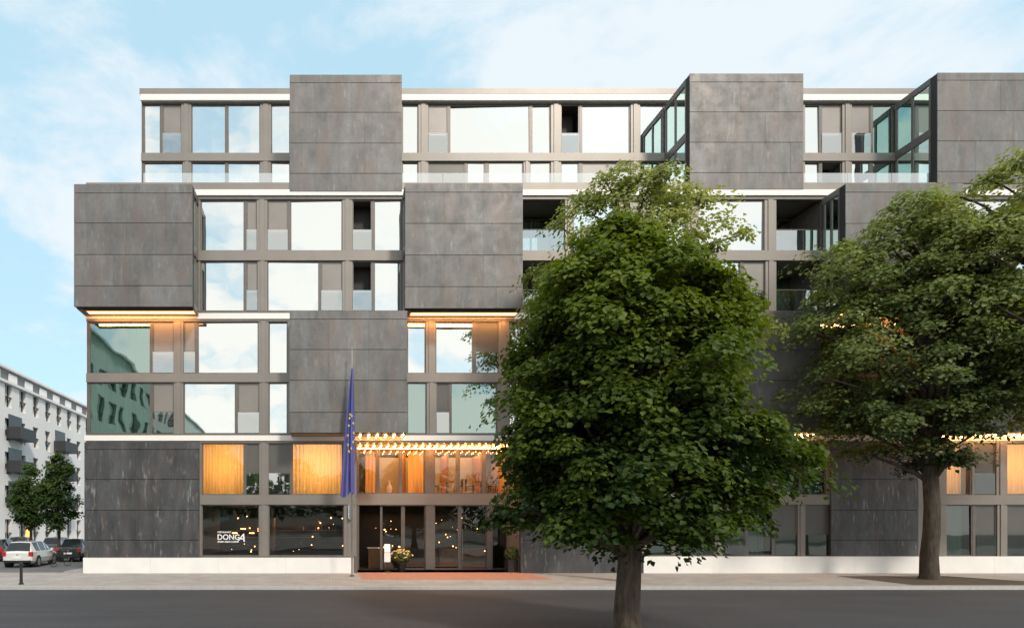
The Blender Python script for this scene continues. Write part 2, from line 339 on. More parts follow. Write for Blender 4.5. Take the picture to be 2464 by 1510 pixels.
# ---------------- entrance recess
R=1.9; xa,xb=EX(858),EX(1252); zc=EZ(1065); 
W.box(xa-.25,xa,.252,R+.25,0,zc,'taupe'); W.box(xb,xb+.08,.252,R+.25,0,zc,'taupe')
W.box(xa,xb,.27,R+2,zc-.03,zc-.002,'warmwall')
bulbs(xa+.2,xb-.2,(.35,.85,1.35),zc-.03,.34)
LT.box(xa+.1,xb-.1,R-.14,R-.085,zc-.07,zc-.032,'ledc')
area('canopy_lamp',((xa+xb)/2,.9,zc-.12),(0,0,0),xb-xa-.4,1.2,100,(1,.42,.13),H)
E2=[(862,907,'A'),(911,962,'A'),(966,1022,'A'),(1045,1100,'A'),(1105,1163,'A'),(1168,1222,'A')]
E1=[(864,915,'x'),(918,968,'A'),(972,1024,'A'),(1045,1105,'A'),(1109,1172,'A'),(1184,1222,'A')]
def erow(vt,vb,w):
    cur=854
    for a,b,k in w:
        if a>cur+.5:
            if a-cur<9: pillar(cur,a,vt,vb,R)
            else: W.box(EX(cur,R),EX(a,R),R-.05,R+.2,EZ(vb,R),EZ(vt,R),'taupe2')
        window(a,b,vt,vb,k,R); cur=b
    W.box(EX(cur,R),xb,R-.05,R+.2,EZ(vb,R),EZ(vt,R),'taupe')
erow(1079,1187,E2); erow(1214,1369,E1)
W.box(xa,xb,R-.08,R+.25,EZ(1214,R),EZ(1187,R),'taupe'); W.box(xa,xb,R-.08,R+.25,EZ(1079,R),zc-.032,'taupe')
IN.box(xa,xb,R+.252,8,EZ(1214,R),EZ(1187,R),'warmwall')
IN.box(xa-1,xb+1,6.6,6.8,EZ(1187,R),zc,'warmwall'); IN.box(xa-.1,xa,R+.252,6.6,EZ(1187,R),zc-.032,'warmwall'); IN.box(xb,xb+.1,R+.252,6.6,EZ(1187,R),zc-.032,'warmwall')
area('lobby_lamp',((xa+xb)/2,4.2,zc-.12),(0,0,0),7,3,470,(1,.44,.13),H)
curtain(EX(985,R),EX(1022,R),EZ(1187,R),zc-.1,R+.5,'gold_c'); curtain(EX(880,R),EX(903,R),EZ(1187,R),zc-.1,R+.5,'gold_c')
zf=EZ(1187,R)
def table(x,y,z,h=.74,r=.4,k='wood'):
    IN.cyl((x,y,z+h-.03),(x,y,z+h),r,r,k,16); IN.cyl((x,y,z),(x,y,z+h-.03),.035,.03,'black',8); IN.cyl((x,y,z),(x,y,z+.03),.22,.2,'black',12)
def chair(x,y,z,k='black',s=1):
    for dx in(-.18,.18):
        for dy in(-.18,.18): IN.cyl((x+dx*1.1,y+dy*1.1,z),(x+dx,y+dy,z+.45),.015,.018,k,6)
    IN.box(x-.21,x+.21,y-.21,y+.21,z+.45,z+.49,k); IN.box(x+s*.18,x+s*.21,y-.2,y+.2,z+.49,z+.85,k)
for x in(6.3,8.2): 
    table(x,3.0,zf); chair(x-.65,3.0,zf,s=-1); chair(x+.65,3.0,zf)
for x in(3.1,4.6):
    IN.cyl((x,2.6,zf),(x,2.6,zf+.35),.1,.16,'white',10); IN.cyl((x,2.6,zf+.35),(x,2.6,zf+.6),.16,.05,'white',10); IN.cyl((x,2.6,zf+.6),(x,2.6,zf+.75),.05,.08,'white',10)
for x in(2.2,5.4,7.4): IN.box(x,x+1.0,6.5,6.59,zf+.9,zf+1.9,'wood')
for x in(1.9,4.0,6.4,8.3): IN.box(x,x+.12,3.6,6.55,zf,zc-.04,'wood')
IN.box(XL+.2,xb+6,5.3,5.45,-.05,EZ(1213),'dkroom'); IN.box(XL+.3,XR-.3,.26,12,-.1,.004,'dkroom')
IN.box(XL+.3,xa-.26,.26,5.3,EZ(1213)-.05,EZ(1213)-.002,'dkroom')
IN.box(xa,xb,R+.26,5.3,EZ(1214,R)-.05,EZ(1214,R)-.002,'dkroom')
for i in range(60):
    x=random.gauss(random.choice([-4.6,-.9,3.2,7.2]),.8); y=random.uniform(2.4,5.1); z=random.choice([random.uniform(1.7,2.9),random.uniform(.9,1.4)])
    LT.ball((x,y,z),random.uniform(.010,.042),'bulb_s',6,4)
for i in range(5): IN.box(-5.9+i*.55,-5.45+i*.55,5.2,5.28,1.2,1.24,'wood'); LT.box(-5.9+i*.5,-5.6+i*.5,5.2,5.22,1.9+.25*(i%2),1.95+.25*(i%2),'bulb_s')
for i in range(26):
    x=-6+random.random()*6.5; z=random.choice([1.24,1.7,2.1]); IN.cyl((x,5.1,z),(x,5.1,z+.2),.035,.035,random.choice(['wood','gold_c','black']),8); IN.cyl((x,5.1,z+.2),(x,5.1,z+.3),.015,.012,'black',6)
for z in(1.66,2.06): IN.box(-6.1,.8,5.0,5.25,z,z+.03,'wood')
for x in(-5.8,-4.6,-2.6,-1.2,.1):
    table(x,1.6,0); chair(x-.6,1.6,0,'wood',-1); chair(x+.6,1.6,0,'wood',1)
IN.box(2.0,3.3,3.2,3.8,0,1.1,'wood'); IN.box(1.95,3.35,3.15,3.85,1.1,1.15,'white')
IN.box(6.2,9.0,4.2,4.8,0,1.05,'wood')
area('bar_lamp',(-3,4.6,2.8),(0,0,0),5,.4,26,(1,.5,.2),H); area('reception_lamp',(5,4.2,3.1),(0,0,0),6,.5,42,(1,.5,.2),H)
for u in(1102,1113): FR.cyl((EX(u,R),R-.03,.5),(EX(u,R),R-.03,2.2),.018,.018,'chrome',8)
IN.box(XL+.2,XR-.2,5.5,5.7,EZ(1190),EZ(473),'room')
IN.box(xb+6,XR-.2,5.2,5.4,0,EZ(1213),'room')
for a in(XL,XR-.2): W.box(a,a+.2,.252,14,0,EZ(472)-.002,'taupe')
W.box(XL+.2,XR-.2,13.8,14,0,EZ(472)-.002,'taupe')
W.obj('facade_structure',H); FR.obj('window_frames',H); GL.obj('window_glass',H); CL.obj('cladding_panels',H); CU.obj('curtains',H,smooth=True); LT.obj('soffit_lights',H); IN.obj('interiors',H)
wl=MB(); wl.box(EX(838),EX(848),-.16,-.04,EZ(1247),EZ(1216),'letter'); wl.box(EX(840),EX(846),-.2,-.16,EZ(1250),EZ(1213),'chrome'); wl.obj('wall_lamp',H,.01)
def text(body,x,y,z,size,name,shear=0,off=.004):
    c=bpy.data.curves.new(name,'FONT'); c.body=body; c.size=size; c.extrude=.004; c.shear=shear; c.offset=off; c.materials.append(M['letter'])
    o=bpy.data.objects.new(name,c); S.collection.objects.link(o); o.location=(x,y,z); o.rotation_euler=(math.pi/2,0,0); o.parent=H; return o
text('DONG',EX(522),.06,EZ(1297),.37,'sign_lettering',off=.006); text('A',EX(570),.06,EZ(1302),.58,'sign_lettering_a',.35,.006)
text('RESTAURANT',EX(523),.06,EZ(1281),.11,'sign_small_lettering'); text('FINEST ASIAN CUISINE',EX(523),.06,EZ(1304),.105,'sign_small_lettering_lower')
text('6',EX(1204,R),R+.03,EZ(1247,R),.42,'house_number')

# ------------------------------------------------------------------ GROUND
def pavemat():
    m,nt,o=newmat('pavement_slabs'); p=N(nt,'ShaderNodeBsdfPrincipled'); nt.links.new(p.outputs[0],o.inputs[0])
    v=coords(nt); b=N(nt,'ShaderNodeTexBrick'); nt.links.new(v,b.inputs[0]); b.inputs['Scale'].default_value=2.0; b.offset=.5
    b.inputs['Color1'].default_value=(.41,.375,.355,1); b.inputs['Color2'].default_value=(.34,.315,.30,1); b.inputs['Mortar'].default_value=(.22,.21,.2,1); b.inputs['Mortar Size'].default_value=.012
    g,_=noisegrey(nt,v,.8,.82,1.1); g2,_=noisegrey(nt,v,14,.9,1.08)
    nt.links.new(mulc(nt,mulc(nt,b.outputs[0],g),g2),p.inputs['Base Color']); p.inputs['Roughness'].default_value=.8; return m
def asphalt(name,col):
    m,nt,o=newmat(name); p=N(nt,'ShaderNodeBsdfPrincipled'); nt.links.new(p.outputs[0],o.inputs[0])
    v=coords(nt); v2=coords(nt,(.12,1.1,1)); g,_=noisegrey(nt,v,40,.75,1.25); g2,_=noisegrey(nt,v2,1.0,.80,1.16); g3,_=noisegrey(nt,v,.5,.88,1.12)
    nt.links.new(mulc(nt,mulc(nt,mulc(nt,col,g),g2),g3),p.inputs['Base Color']); p.inputs['Roughness'].default_value=.75
    bp=N(nt,'ShaderNodeBump'); bp.inputs['Strength'].default_value=.35; bp.inputs['Distance'].default_value=.01
    nn=N(nt,'ShaderNodeTexNoise'); nn.inputs['Scale'].default_value=60; nt.links.new(v,nn.inputs[0]); nt.links.new(nn.outputs[0],bp.inputs['Height']); nt.links.new(bp.outputs[0],p.inputs['Normal'])
    return m
M['pave']=pavemat(); M['asph']=asphalt('asphalt',(.041,.041,.046)); M['asph2']=asphalt('side_street_asphalt',(.13,.128,.128))
M['kerb']=simple('granite_kerb',(.46,.45,.44),.7,ns=6,bump=.2); M['soil']=simple('soil',(.085,.062,.045),.95,ns=3,lo=.6,hi=1.3,bump=.6)
M['ground']=simple('ground_mix',(.14,.14,.12),.9,ns=.2); M['brickpave']=simple('red_paving',(.44,.21,.145),.8,ns=5,lo=.8,hi=1.15)
g=MB(); g.poly([(-1500,-1500,-.14),(1500,-1500,-.14),(1500,1500,-.14),(-1500,1500,-.14)],'ground'); g.obj('ground')
KY=-6.65; NY=-16.25
r=MB(); r.poly([(-140,NY,-.125),(140,NY,-.125),(140,KY,-.125),(-140,KY,-.125)],'asph'); r.obj('road')
p=MB(); p.box(-30.5,120,KY+.16,0.26,-.13,0,'pave'); p.box(-140,-30.5,KY+.16,12,-.13,0,'pave'); p.obj('pavement')
p=MB(); p.box(-140,140,KY,KY+.158,-.13,.004,'kerb'); p.obj('kerb')
p=MB(); p.box(-140,140,-40,NY-.16,-.13,0,'pave'); p.obj('pavement.001'); p=MB(); p.box(-140,140,NY-.158,NY,-.13,.004,'kerb'); p.obj('kerb.001')
p=MB(); p.box(-27,-13.6,.262,120,-.13,-.02,'asph2'); p.box(-30.45,-27.002,.262,120,-.13,.06,'pave'); p.box(-13.598,XL-.001,.262,120,-.13,.06,'pave'); p.obj('side_street')
p=MB(); p.poly([(EX(862),-3.6,.004),(EX(1268),-3.6,.004),(EX(1268),-.17,.004),(EX(862),-.17,.004)],'brickpave'); p.poly([(xa,-.17,.004),(xb,-.17,.004),(xb,R-.1,.004),(xa,R-.1,.004)],'brickpave'); p.obj('entrance_paving')
p=MB(); p.poly([(EX(2085,-4),-6.1,.006),(EX(2440,-4),-6.1,.006),(EX(2400,-4),-1.9,.006),(EX(2110,-4),-1.9,.006)],'soil'); p.obj('tree_pit')

# ------------------------------------------------------------------ TREES
def leafmat(name,c1,c2,tr=.36):
    m,nt,o=newmat(name); at=N(nt,'ShaderNodeAttribute',attribute_name='tone')
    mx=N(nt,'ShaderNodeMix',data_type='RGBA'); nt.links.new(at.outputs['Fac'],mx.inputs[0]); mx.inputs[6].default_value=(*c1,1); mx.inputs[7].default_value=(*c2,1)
    p=N(nt,'ShaderNodeBsdfPrincipled'); p.inputs['Roughness'].default_value=.55; p.inputs['Specular IOR Level'].default_value=.25
    t=N(nt,'ShaderNodeBsdfTranslucent'); nt.links.new(mx.outputs[2],p.inputs['Base Color'])
    c=mulc(nt,mx.outputs[2],(1.6,1.5,.55)); nt.links.new(c,t.inputs[0])
    x=N(nt,'ShaderNodeMixShader'); x.inputs[0].default_value=tr; nt.links.new(p.outputs[0],x.inputs[1]); nt.links.new(t.outputs[0],x.inputs[2]); nt.links.new(x.outputs[0],o.inputs[0]); return m
def barkmat():
    m,nt,o=newmat('bark'); p=N(nt,'ShaderNodeBsdfPrincipled'); nt.links.new(p.outputs[0],o.inputs[0]); v=coords(nt,(1,1,.18))
    g,raw=noisegrey(nt,v,14,.40,1.4); g2,_=noisegrey(nt,coords(nt),2,.75,1.2)
    nt.links.new(mulc(nt,mulc(nt,(.070,.054,.040),g),g2),p.inputs['Base Color']); p.inputs['Roughness'].default_value=.9
    bp=N(nt,'ShaderNodeBump'); bp.inputs['Strength'].default_value=.9; bp.inputs['Distance'].default_value=.03; nt.links.new(raw,bp.inputs['Height']); nt.links.new(bp.outputs[0],p.inputs['Normal']); return m
M['bark']=barkmat()
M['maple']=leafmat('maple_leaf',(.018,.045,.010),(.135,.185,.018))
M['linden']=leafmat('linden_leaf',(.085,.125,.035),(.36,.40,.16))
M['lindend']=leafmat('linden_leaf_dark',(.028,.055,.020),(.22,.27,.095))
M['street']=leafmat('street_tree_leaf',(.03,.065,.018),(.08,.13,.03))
def leaves_mesh(name,C,Nn,L,tone,mat,wr=.85):
    n=len(C); t=rng.normal(size=(n,3)); t[:,2]-=.7; t-= (t*Nn).sum(1,keepdims=True)*Nn; t/=np.linalg.norm(t,axis=1,keepdims=True)+1e-9
    b=np.cross(Nn,t); L=L[:,None]
    V=np.empty((n,6,3)); 
    V[:,0]=C-t*L*.5; V[:,1]=C-b*L*wr*.5+Nn*L*.12-t*L*.12; V[:,2]=C-b*L*wr*.28+t*L*.22+Nn*L*.05; V[:,3]=C+t*L*.5-Nn*L*.08; V[:,4]=C+b*L*wr*.28+t*L*.22+Nn*L*.05; V[:,5]=C+b*L*wr*.5+Nn*L*.12-t*L*.12
    me=bpy.data.meshes.new(name); me.vertices.add(n*6); me.vertices.foreach_set('co',V.reshape(-1))
    base=(np.arange(n)*6)[:,None]; idx=np.concatenate([base+np.array([0,3,2,1]),base+np.array([0,5,4,3])],1).reshape(-1)
    me.loops.add(n*8); me.loops.foreach_set('vertex_index',idx.astype(np.int32)); me.polygons.add(n*2)
    me.polygons.foreach_set('loop_start',(np.arange(n*2)*4).astype(np.int32)); me.polygons.foreach_set('loop_total',np.full(n*2,4,np.int32))
    a=me.attributes.new('tone','FLOAT','FACE'); a.data.foreach_set('value',np.repeat(tone,2).astype(np.float32))
    me.materials.append(mat); me.update(); me.validate(); o=bpy.data.objects.new(name,me); S.collection.objects.link(o); return o
def tube(mb,pts,rad,k,n=8):
    b=len(mb.v); pts=[Vector(p) for p in pts]
    for i,p in enumerate(pts):
        d=(pts[min(i+1,len(pts)-1)]-pts[max(i-1,0)]).normalized(); a=Vector((1,0,0)) if abs(d.x)<.9 else Vector((0,1,0)); a=(a-d*a.dot(d)).normalized(); c=d.cross(a)
        for j in range(n):
            t=2*math.pi*j/n; rr=rad[i]*(1+.06*math.sin(3*t+i)); mb.v.append(tuple(p+a*math.cos(t)*rr+c*math.sin(t)*rr))
    for i in range(len(pts)-1):
        for j in range(n):
            q=(j+1)%n; mb.f.append((b+i*n+j,b+i*n+q,b+(i+1)*n+q,b+(i+1)*n+j)); mb.m.append(mb.mi(k)); mb.t.append(.5)
def tree(name,X,Y,prof,rf,rb,trunk_r,nclump,nleaf,leaf,mk,cl=(.55,.32),ymax=None,inner=.35,rough=.14,power=1.25,sun_t=.3,tp_=.80):
    P=np.array(prof,float); P=P[np.argsort(P[:,0])]; zs=P[:,0]; root=empty(name,(0,0,0))
    wid=P[:,1]+P[:,2]; zz=np.linspace(zs[0],zs[-1],200); wz=np.interp(zz,zs,wid); cdf=np.cumsum(wz**power); cdf/=cdf[-1]
    C=[]; p1_,p2_=rng.random(2)*6
    while len(C)<nclump:
        z=np.interp(rng.random(),cdf,zz); a=rng.random()*2*math.pi; r=(inner+(1-inner)*rng.random()**.6)
        l=np.interp(z,zs,P[:,1]); q=np.interp(z,zs,P[:,2]); cx=math.cos(a); sy=math.sin(a)
        zw=(l+q)/wid.max()
        ex=(q if cx>0 else l); ex=max(0.05,ex-cl[0]*.7)
        ey=(rb if sy>0 else rf)*(zw**.7); ey=max(.05,ey-cl[0]*.6)
        k=.97+rough*math.sin(3*a+z*1.9+p1_)*.7+rough*.8*math.sin(5*a-z*3.3+p2_)+rng.normal()*.03
        x=X+ex*r*cx*k; y=Y+ey*r*sy*k
        if ymax is not None and y>ymax-cl[0]*.8: y=ymax-cl[0]*.8-rng.random()*.5
        C.append((x,y,z-.25*r,r))
    C=np.array(C); tb=MB(); ztop=zs[-1]; zb=zs[0]
    tz=np.linspace(-.15,ztop*.86,14); tp=[(X+.10*math.sin(z*.9)*min(1,z/3),Y+.08*math.cos(z*.7),z) for z in tz]
    tr=[trunk_r*(1-tp_*(max(0,z)/ (ztop*.86))**.85)+.02 for z in tz]
    tp.insert(1,(X,Y,.15)); tr.insert(1,trunk_r*1.10); tr[0]=trunk_r*1.35
    tube(tb,tp,tr,'bark',14)
    sel=rng.permutation(nclump)[:min(nclump,max(24,nclump//3))]
    for ii in sel:
        c=C[ii]; z0=max(zb*.82,min(ztop*.8,c[2]-1.0-.45*math.hypot(c[0]-X,c[1]-Y)*(.6+rng.random()*.5)))
        p0=Vector((X,Y,z0)); p1=Vector(c[:3]); d=(p1-p0).length
        pts=[];rr=[]; r0=min(trunk_r*.42,.03+.022*d)*(1-.5*z0/ztop)+.01
        for i in range(6):
            t=i/5; p=p0.lerp(p1,t)+Vector((0,0,.10*d*math.sin(math.pi*t)))+Vector((math.sin(ii+i),math.cos(ii*2+i),0))*.04*d*math.sin(math.pi*t)
            pts.append(p); rr.append(r0*(1-.85*t)+.006)
        tube(tb,pts,rr,'bark',5)
    tb.obj('trunk_and_limbs',root,smooth=True)
    per=np.maximum(20,(nleaf*(0.5+1.0*rng.random(nclump))/nclump)).astype(int); idx=np.repeat(np.arange(nclump),per); n=len(idx)
    d=rng.normal(size=(n,3)); d/=np.linalg.norm(d,axis=1,keepdims=True); d[:,2]=np.where(rng.random(n)<.75,np.abs(d[:,2]),d[:,2])
    rad=rng.random(n)**.5; sc=(.6+.8*rng.random(nclump))[idx]
    out=C[idx,:3]-np.array([X,Y,0]); out[:,2]=0; on=out/(np.linalg.norm(out,axis=1,keepdims=True)+.3)
    el=(1+.5*rng.random(nclump))[idx]
    off=d*rad[:,None]*sc[:,None]*np.array([cl[0],cl[0],cl[1]])
    off+= (off*on).sum(1,keepdims=True)*on*(el[:,None]-1)
    rr=np.hypot(off[:,0],off[:,1]); off[:,2]-=.35*rr**1.5/cl[0]**.5+ .25*np.maximum(0,(off*on).sum(1))
    pos=C[idx,:3]+off+rng.normal(size=(n,3))*.06
    nn=d*.5+on*.45+np.array([0,0,.8])+rng.normal(size=(n,3))*.38; nn/=np.linalg.norm(nn,axis=1,keepdims=True)
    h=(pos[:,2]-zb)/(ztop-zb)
    tone=np.clip(rng.random(nclump)[idx]*.45+.25*rng.random(n)+sun_t*(h*1.6-.4)+.12*(C[idx,3]-.7),0,1)  # random tone, plus sunlit top and shaded underside painted into leaf colour by height
    L=leaf*(.65+.7*rng.random(n))
    o=leaves_mesh('foliage',pos,nn,L,tone,M[mk]); o.parent=root; return root
dM=-16.9; MX=EX(1510,dM)
def prof(cu,y,rows):
    k=(D0+y)/F
    return [(EZ(v,y),(cu-l)*k,(r-cu)*k) for v,l,r in rows]
mp=prof(1510,dM,[(1290,1440,1620),(1262,1310,1760),(1230,1220,1850),(1160,1185,1900),(1080,1170,1910),(1010,1170,1900),(940,1190,1830),(860,1210,1830),(780,1225,1825),(700,1255,1770),(640,1285,1710),(570,1350,1625),(520,1410,1580),(485,1460,1540)])
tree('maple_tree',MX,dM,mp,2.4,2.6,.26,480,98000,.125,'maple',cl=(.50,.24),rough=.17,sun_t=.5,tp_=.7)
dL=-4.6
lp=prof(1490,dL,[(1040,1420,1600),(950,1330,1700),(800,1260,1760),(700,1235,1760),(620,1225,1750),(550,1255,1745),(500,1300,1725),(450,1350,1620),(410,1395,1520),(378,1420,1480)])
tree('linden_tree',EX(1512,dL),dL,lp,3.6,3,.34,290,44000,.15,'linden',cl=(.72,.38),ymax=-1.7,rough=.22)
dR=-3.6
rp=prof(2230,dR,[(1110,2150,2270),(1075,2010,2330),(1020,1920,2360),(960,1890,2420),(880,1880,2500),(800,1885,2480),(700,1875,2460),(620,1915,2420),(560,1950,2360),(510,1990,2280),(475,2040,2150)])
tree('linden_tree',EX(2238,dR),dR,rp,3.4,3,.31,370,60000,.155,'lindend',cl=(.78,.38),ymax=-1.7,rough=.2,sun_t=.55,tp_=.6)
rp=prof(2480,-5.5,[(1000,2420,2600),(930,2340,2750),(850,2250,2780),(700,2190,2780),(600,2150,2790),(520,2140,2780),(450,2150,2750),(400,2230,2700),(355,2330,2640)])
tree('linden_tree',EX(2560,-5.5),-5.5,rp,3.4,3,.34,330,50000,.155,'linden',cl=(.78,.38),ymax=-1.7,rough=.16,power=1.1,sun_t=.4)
for u,y,top,w in((72,13,1115,48),(140,11,1086,52)):
    k=(D0+y)/F; pr=[(EZ(1262,y),.3*w*k,.3*w*k),(EZ(1235,y),w*k,w*k),(EZ(1180,y),w*1.05*k,w*1.05*k),(EZ(top+28,y),w*.7*k,w*.7*k),(EZ(top,y),w*.25*k,w*.25*k)]
    tree('street_tree',EX(u,y),y,pr,w*k,w*k,.10,70,7500,.18,'street',cl=(.5,.35))
n=34000; xx=rng.uniform(-60,90,n); per=(xx/9.0)%1-.5; top=11.5-10*per**2+1.2*np.sin(xx*.7)
pos=np.stack([xx,-64+rng.normal(size=n)*2.2,1.5+(top-1.5)*rng.random(n)**.8],1); nn=rng.normal(size=(n,3))+np.array([0,.6,.8]); nn/=np.linalg.norm(nn,axis=1,keepdims=True)
leaves_mesh('distant_tree_row',pos,nn,.55*(.6+.8*rng.random(n)),rng.random(n),M['street'])

# ------------------------------------------------------------------ apartment blocks
M['wwall']=simple('white_render',(.80,.79,.78),.8,ns=.4,lo=.94,hi=1.03); M['dkglass']=simple('dark_window',(.03,.035,.04),.12); M['dkmetal']=simple('dark_balcony_metal',(.035,.037,.042),.5)
M['roofd']=simple('roof_grey',(.16,.16,.17),.6); M['redc']=simple('red_awning',(.35,.06,.05),.7); M['lamp_door']=emis('lit_doorway',(1,.45,.12),2.2)
M['teal_wall']=simple('pale_green_render',(.42,.52,.47),.8,ns=.4)
def block(name,XF,y0,y1,Htop,floors,fh,zg,wall,balc,win_w=1.15,pitch=2.6,attic=True):
    A=empty(name); b=MB()
    b.box(XF-.3,XF-14,y0+.02,y1-.02,0,Htop-.05,'dkglass')
    n=int((y1-y0)/pitch); zprev=-.1
    for f in range(floors+1):
        zs=zg+f*fh; sill=zs+.25 if f else zs+.1
        b.box(XF-.302,XF,y0,y1,zprev,min(sill,Htop) if f<floors else Htop,wall)
        if f==floors: break
        head=zs+2.35
        for i in range(n+1):
            c0=y0+i*pitch
            b.box(XF-.302,XF,max(y0,c0-(pitch-win_w)/2),min(y1,c0+(pitch-win_w)/2),sill,head,wall)
            if i<n:
                m=c0+pitch/2; b.box(XF-.27,XF-.2,m-.035,m+.035,sill,head,'letter'); b.box(XF-.27,XF-.2,c0+(pitch-win_w)/2,c0+(pitch+win_w)/2,sill+.0,sill+.07,'letter')
                b.box(XF-.2,XF+.03,c0+(pitch-win_w)/2,c0+(pitch+win_w)/2,sill+.95,sill+.99,'dkmetal')
        zprev=head
    b.box(XF-14,XF-.302,y0-.02,y0,0,Htop,wall); b.box(XF-14,XF-.302,y1,y1+.02,0,Htop,wall)
    b.box(XF-14.1,XF+.25,y0-.1,y1+.1,Htop,Htop+.25,wall)
    if attic:
        b.box(XF-13,XF-1.2,y0+.5,y1-.5,Htop+.25,Htop+1.9,'roofd'); b.box(XF-13.3,XF-.9,y0+.3,y1-.3,Htop+1.9,Htop+2.1,wall)
        yy=y0+1
        while yy<y1-2: b.box(XF-1.19,XF-1.14,yy,yy+1.6,Htop+.6,Htop+1.6,wall); yy+=3.1
    for (yc,z,w,d) in balc:
        b.box(XF+.002,XF+d,yc-w/2,yc+w/2,z-.15,z,'dkmetal'); b.box(XF+d-.05,XF+d,yc-w/2,yc+w/2,z+.001,z+.95,'dkmetal')
        b.box(XF+.002,XF+d-.05,yc-w/2,yc-w/2+.05,z+.001,z+.95,'dkmetal'); b.box(XF+.002,XF+d-.05,yc+w/2-.05,yc+w/2,z+.001,z+.95,'dkmetal')
        b.box(XF+.002,XF+.05,yc-w/2+.3,yc+w/2-.3,z+.001,z+2.2,'dkglass')
    b.obj('block',A); return A,b
bal=[]
for f in(1,2,3): bal+=[(27.5,1.0+f*3.15+.2,3.0,1.3),(37,1.0+f*3.15+.2,3.0,1.3),(50,1.0+f*3.15+.2,3.0,1.3)]
A,_=block('apartment_building',-30.5,12,95,15.6,5,3.15,.6,'wwall',bal)
e=MB(); e.box(-30.52,-30.46,29.5,30.7,0.1,2.3,'lamp_door'); e.box(-30.49,-30.45,22.5,23.7,12.4,14.2,'redc'); e.obj('doorway',A)
block('apartment_building',-20,-110,-17,18.6,5,3.3,.9,'teal_wall',[],pitch=3.0,win_w=1.7,attic=False)

# ------------------------------------------------------------------ cars
M['tyre']=simple('tyre',(.02,.02,.02),.8); M['rim']=simple('rim',(.45,.45,.46),.3,.8); M['cglass']=simple('car_glass',(.02,.025,.03),.06); M['rlight']=simple('tail_light',(.45,.02,.02),.2); M['hlight']=simple('head_light',(.7,.7,.7),.1); M['plate']=simple('number_plate',(.8,.8,.78),.5)
def car(name,X,Y,head,col,hatch=True,z=-.02):
    key='paint_%g'%sum(col)
    if key not in M:
        m=simple('car_paint',col,.25,.1,lo=.98,hi=1.01); m.node_tree.nodes['Principled BSDF'].inputs['Coat Weight'].default_value=.8; M[key]=m
    e=empty(name,(X,Y,z),head); b=MB(); L=4.1
    g='cglass'; k=key
    st=[(0.0,.70,.38,.80,.62,.82,k,k),(.06,.80,.28,.88,.66,.93,k,g),(.42,.86,.22,.93,.56,1.40,k,k),(.52,.87,.22,.94,.57,1.44,g,k),(1.15,.88,.2,.93,.60,1.48,k,k),(1.22,.88,.2,.93,.60,1.48,g,k),(2.05,.88,.2,.92,.60,1.46,k,k),(2.12,.88,.2,.92,.60,1.45,g,k),(2.5,.88,.2,.91,.57,1.39,k,g),(3.1,.87,.2,.88,.70,.97,k,k),(3.75,.83,.22,.78,.62,.82,k,k),(4.02,.74,.28,.64,.55,.67,k,k),(4.1,.62,.36,.56,.45,.58,k,k)]
    if not hatch: st[0]=(0,.70,.38,.84,.6,.88,k,k); st[1]=(.06,.8,.28,.9,.66,.95,k,k); st[2]=(.5,.86,.22,.93,.62,1.0,k,g); st[3]=(.95,.87,.22,.94,.57,1.38,g,k)
    rows=[]
    for s in st:
        y,w,zb,zs,tw,zt=s[:6]
        half=[(w*.85,zb),(w*.98,zb+.12),(w,(zb+zs)/2),(w*.97,zs-.03),(w*.93,zs),(tw,zt-.03),(tw*.9,zt),(0,zt+.025)]
        ring=[(a,y-L/2,c) for a,c in half]+[(-a,y-L/2,c) for a,c in half[::-1][1:]]
        rows.append(len(b.v)); b.v+=ring
    nr=15
    for i in range(len(rows)-1):
        side,top=st[i][6],st[i][7]
        for j in range(nr-1):
            jj=min(j,nr-2-j); mt=k
            if jj==4: mt=side
            if jj in(5,6): mt=top
            b.f.append((rows[i]+j,rows[i+1]+j,rows[i+1]+j+1,rows[i]+j+1)); b.m.append(b.mi(mt)); b.t.append(.5)
        b.f.append((rows[i]+nr-1,rows[i+1]+nr-1,rows[i+1],rows[i])); b.m.append(b.mi('black')); b.t.append(.5)
    for q in(rows[0],rows[-1]): b.f.append(tuple(range(q,q+nr))); b.m.append(b.mi(k)); b.t.append(.5)
    b.obj('body',e,smooth=False)
    w=MB()
    for yy in(.78-L/2,3.3-L/2):
        for s in(-1,1):
            w.cyl((s*.70,yy,.31),(s*.895,yy,.31),.31,.31,'tyre',20); w.cyl((s*.80,yy,.31),(s*.902,yy,.31),.20,.20,'rim',12); w.cyl((s*.6,yy,.33),(s*.885,yy,.33),.37,.37,'black',20)
            for q in range(5):
                t=q*2*math.pi/5; w.box(s*.903-.003,s*.903+.003,yy+math.cos(t)*.1-.02,yy+math.cos(t)*.1+.02,.31+math.sin(t)*.1-.02,.31+math.sin(t)*.1+.02,'black')
    for s in(-1,1):
        w.box(s*.60,s*.82,-L/2-.015,-L/2+.14,.66,.90,'rlight'); w.box(s*.5,s*.72,L/2-.18,L/2-.02,.52,.66,'hlight')
        w.box(s*.88,s*1.02,.55,.68,.92,1.04,key)
    w.box(-.26,.26,-L/2-.02,-L/2,.52,.63,'plate'); w.box(-.74,.74,-L/2-.03,-L/2+.1,.30,.42,'black'); w.box(-.04,.04,-L/2-.015,-L/2,.72,.78,'chrome')
    w.obj('fittings',e,.006)
    return e
car('parked_car',EX(72,5.6),5.8,math.radians(6),(.75,.75,.74))
car('parked_car',EX(180,10.5),11,math.radians(6),(.025,.026,.03),False)
car('parked_car',EX(-2,11),11.2,math.radians(10),(.03,.03,.035))
car('parked_car',EX(128,17),18,math.radians(8),(.35,.36,.38))
car('parked_car',EX(45,17),17.6,math.radians(8),(.02,.02,.025),False)
bk=empty('bicycle',(EX(143,4.6),4.8,0),math.radians(70)); b=MB()
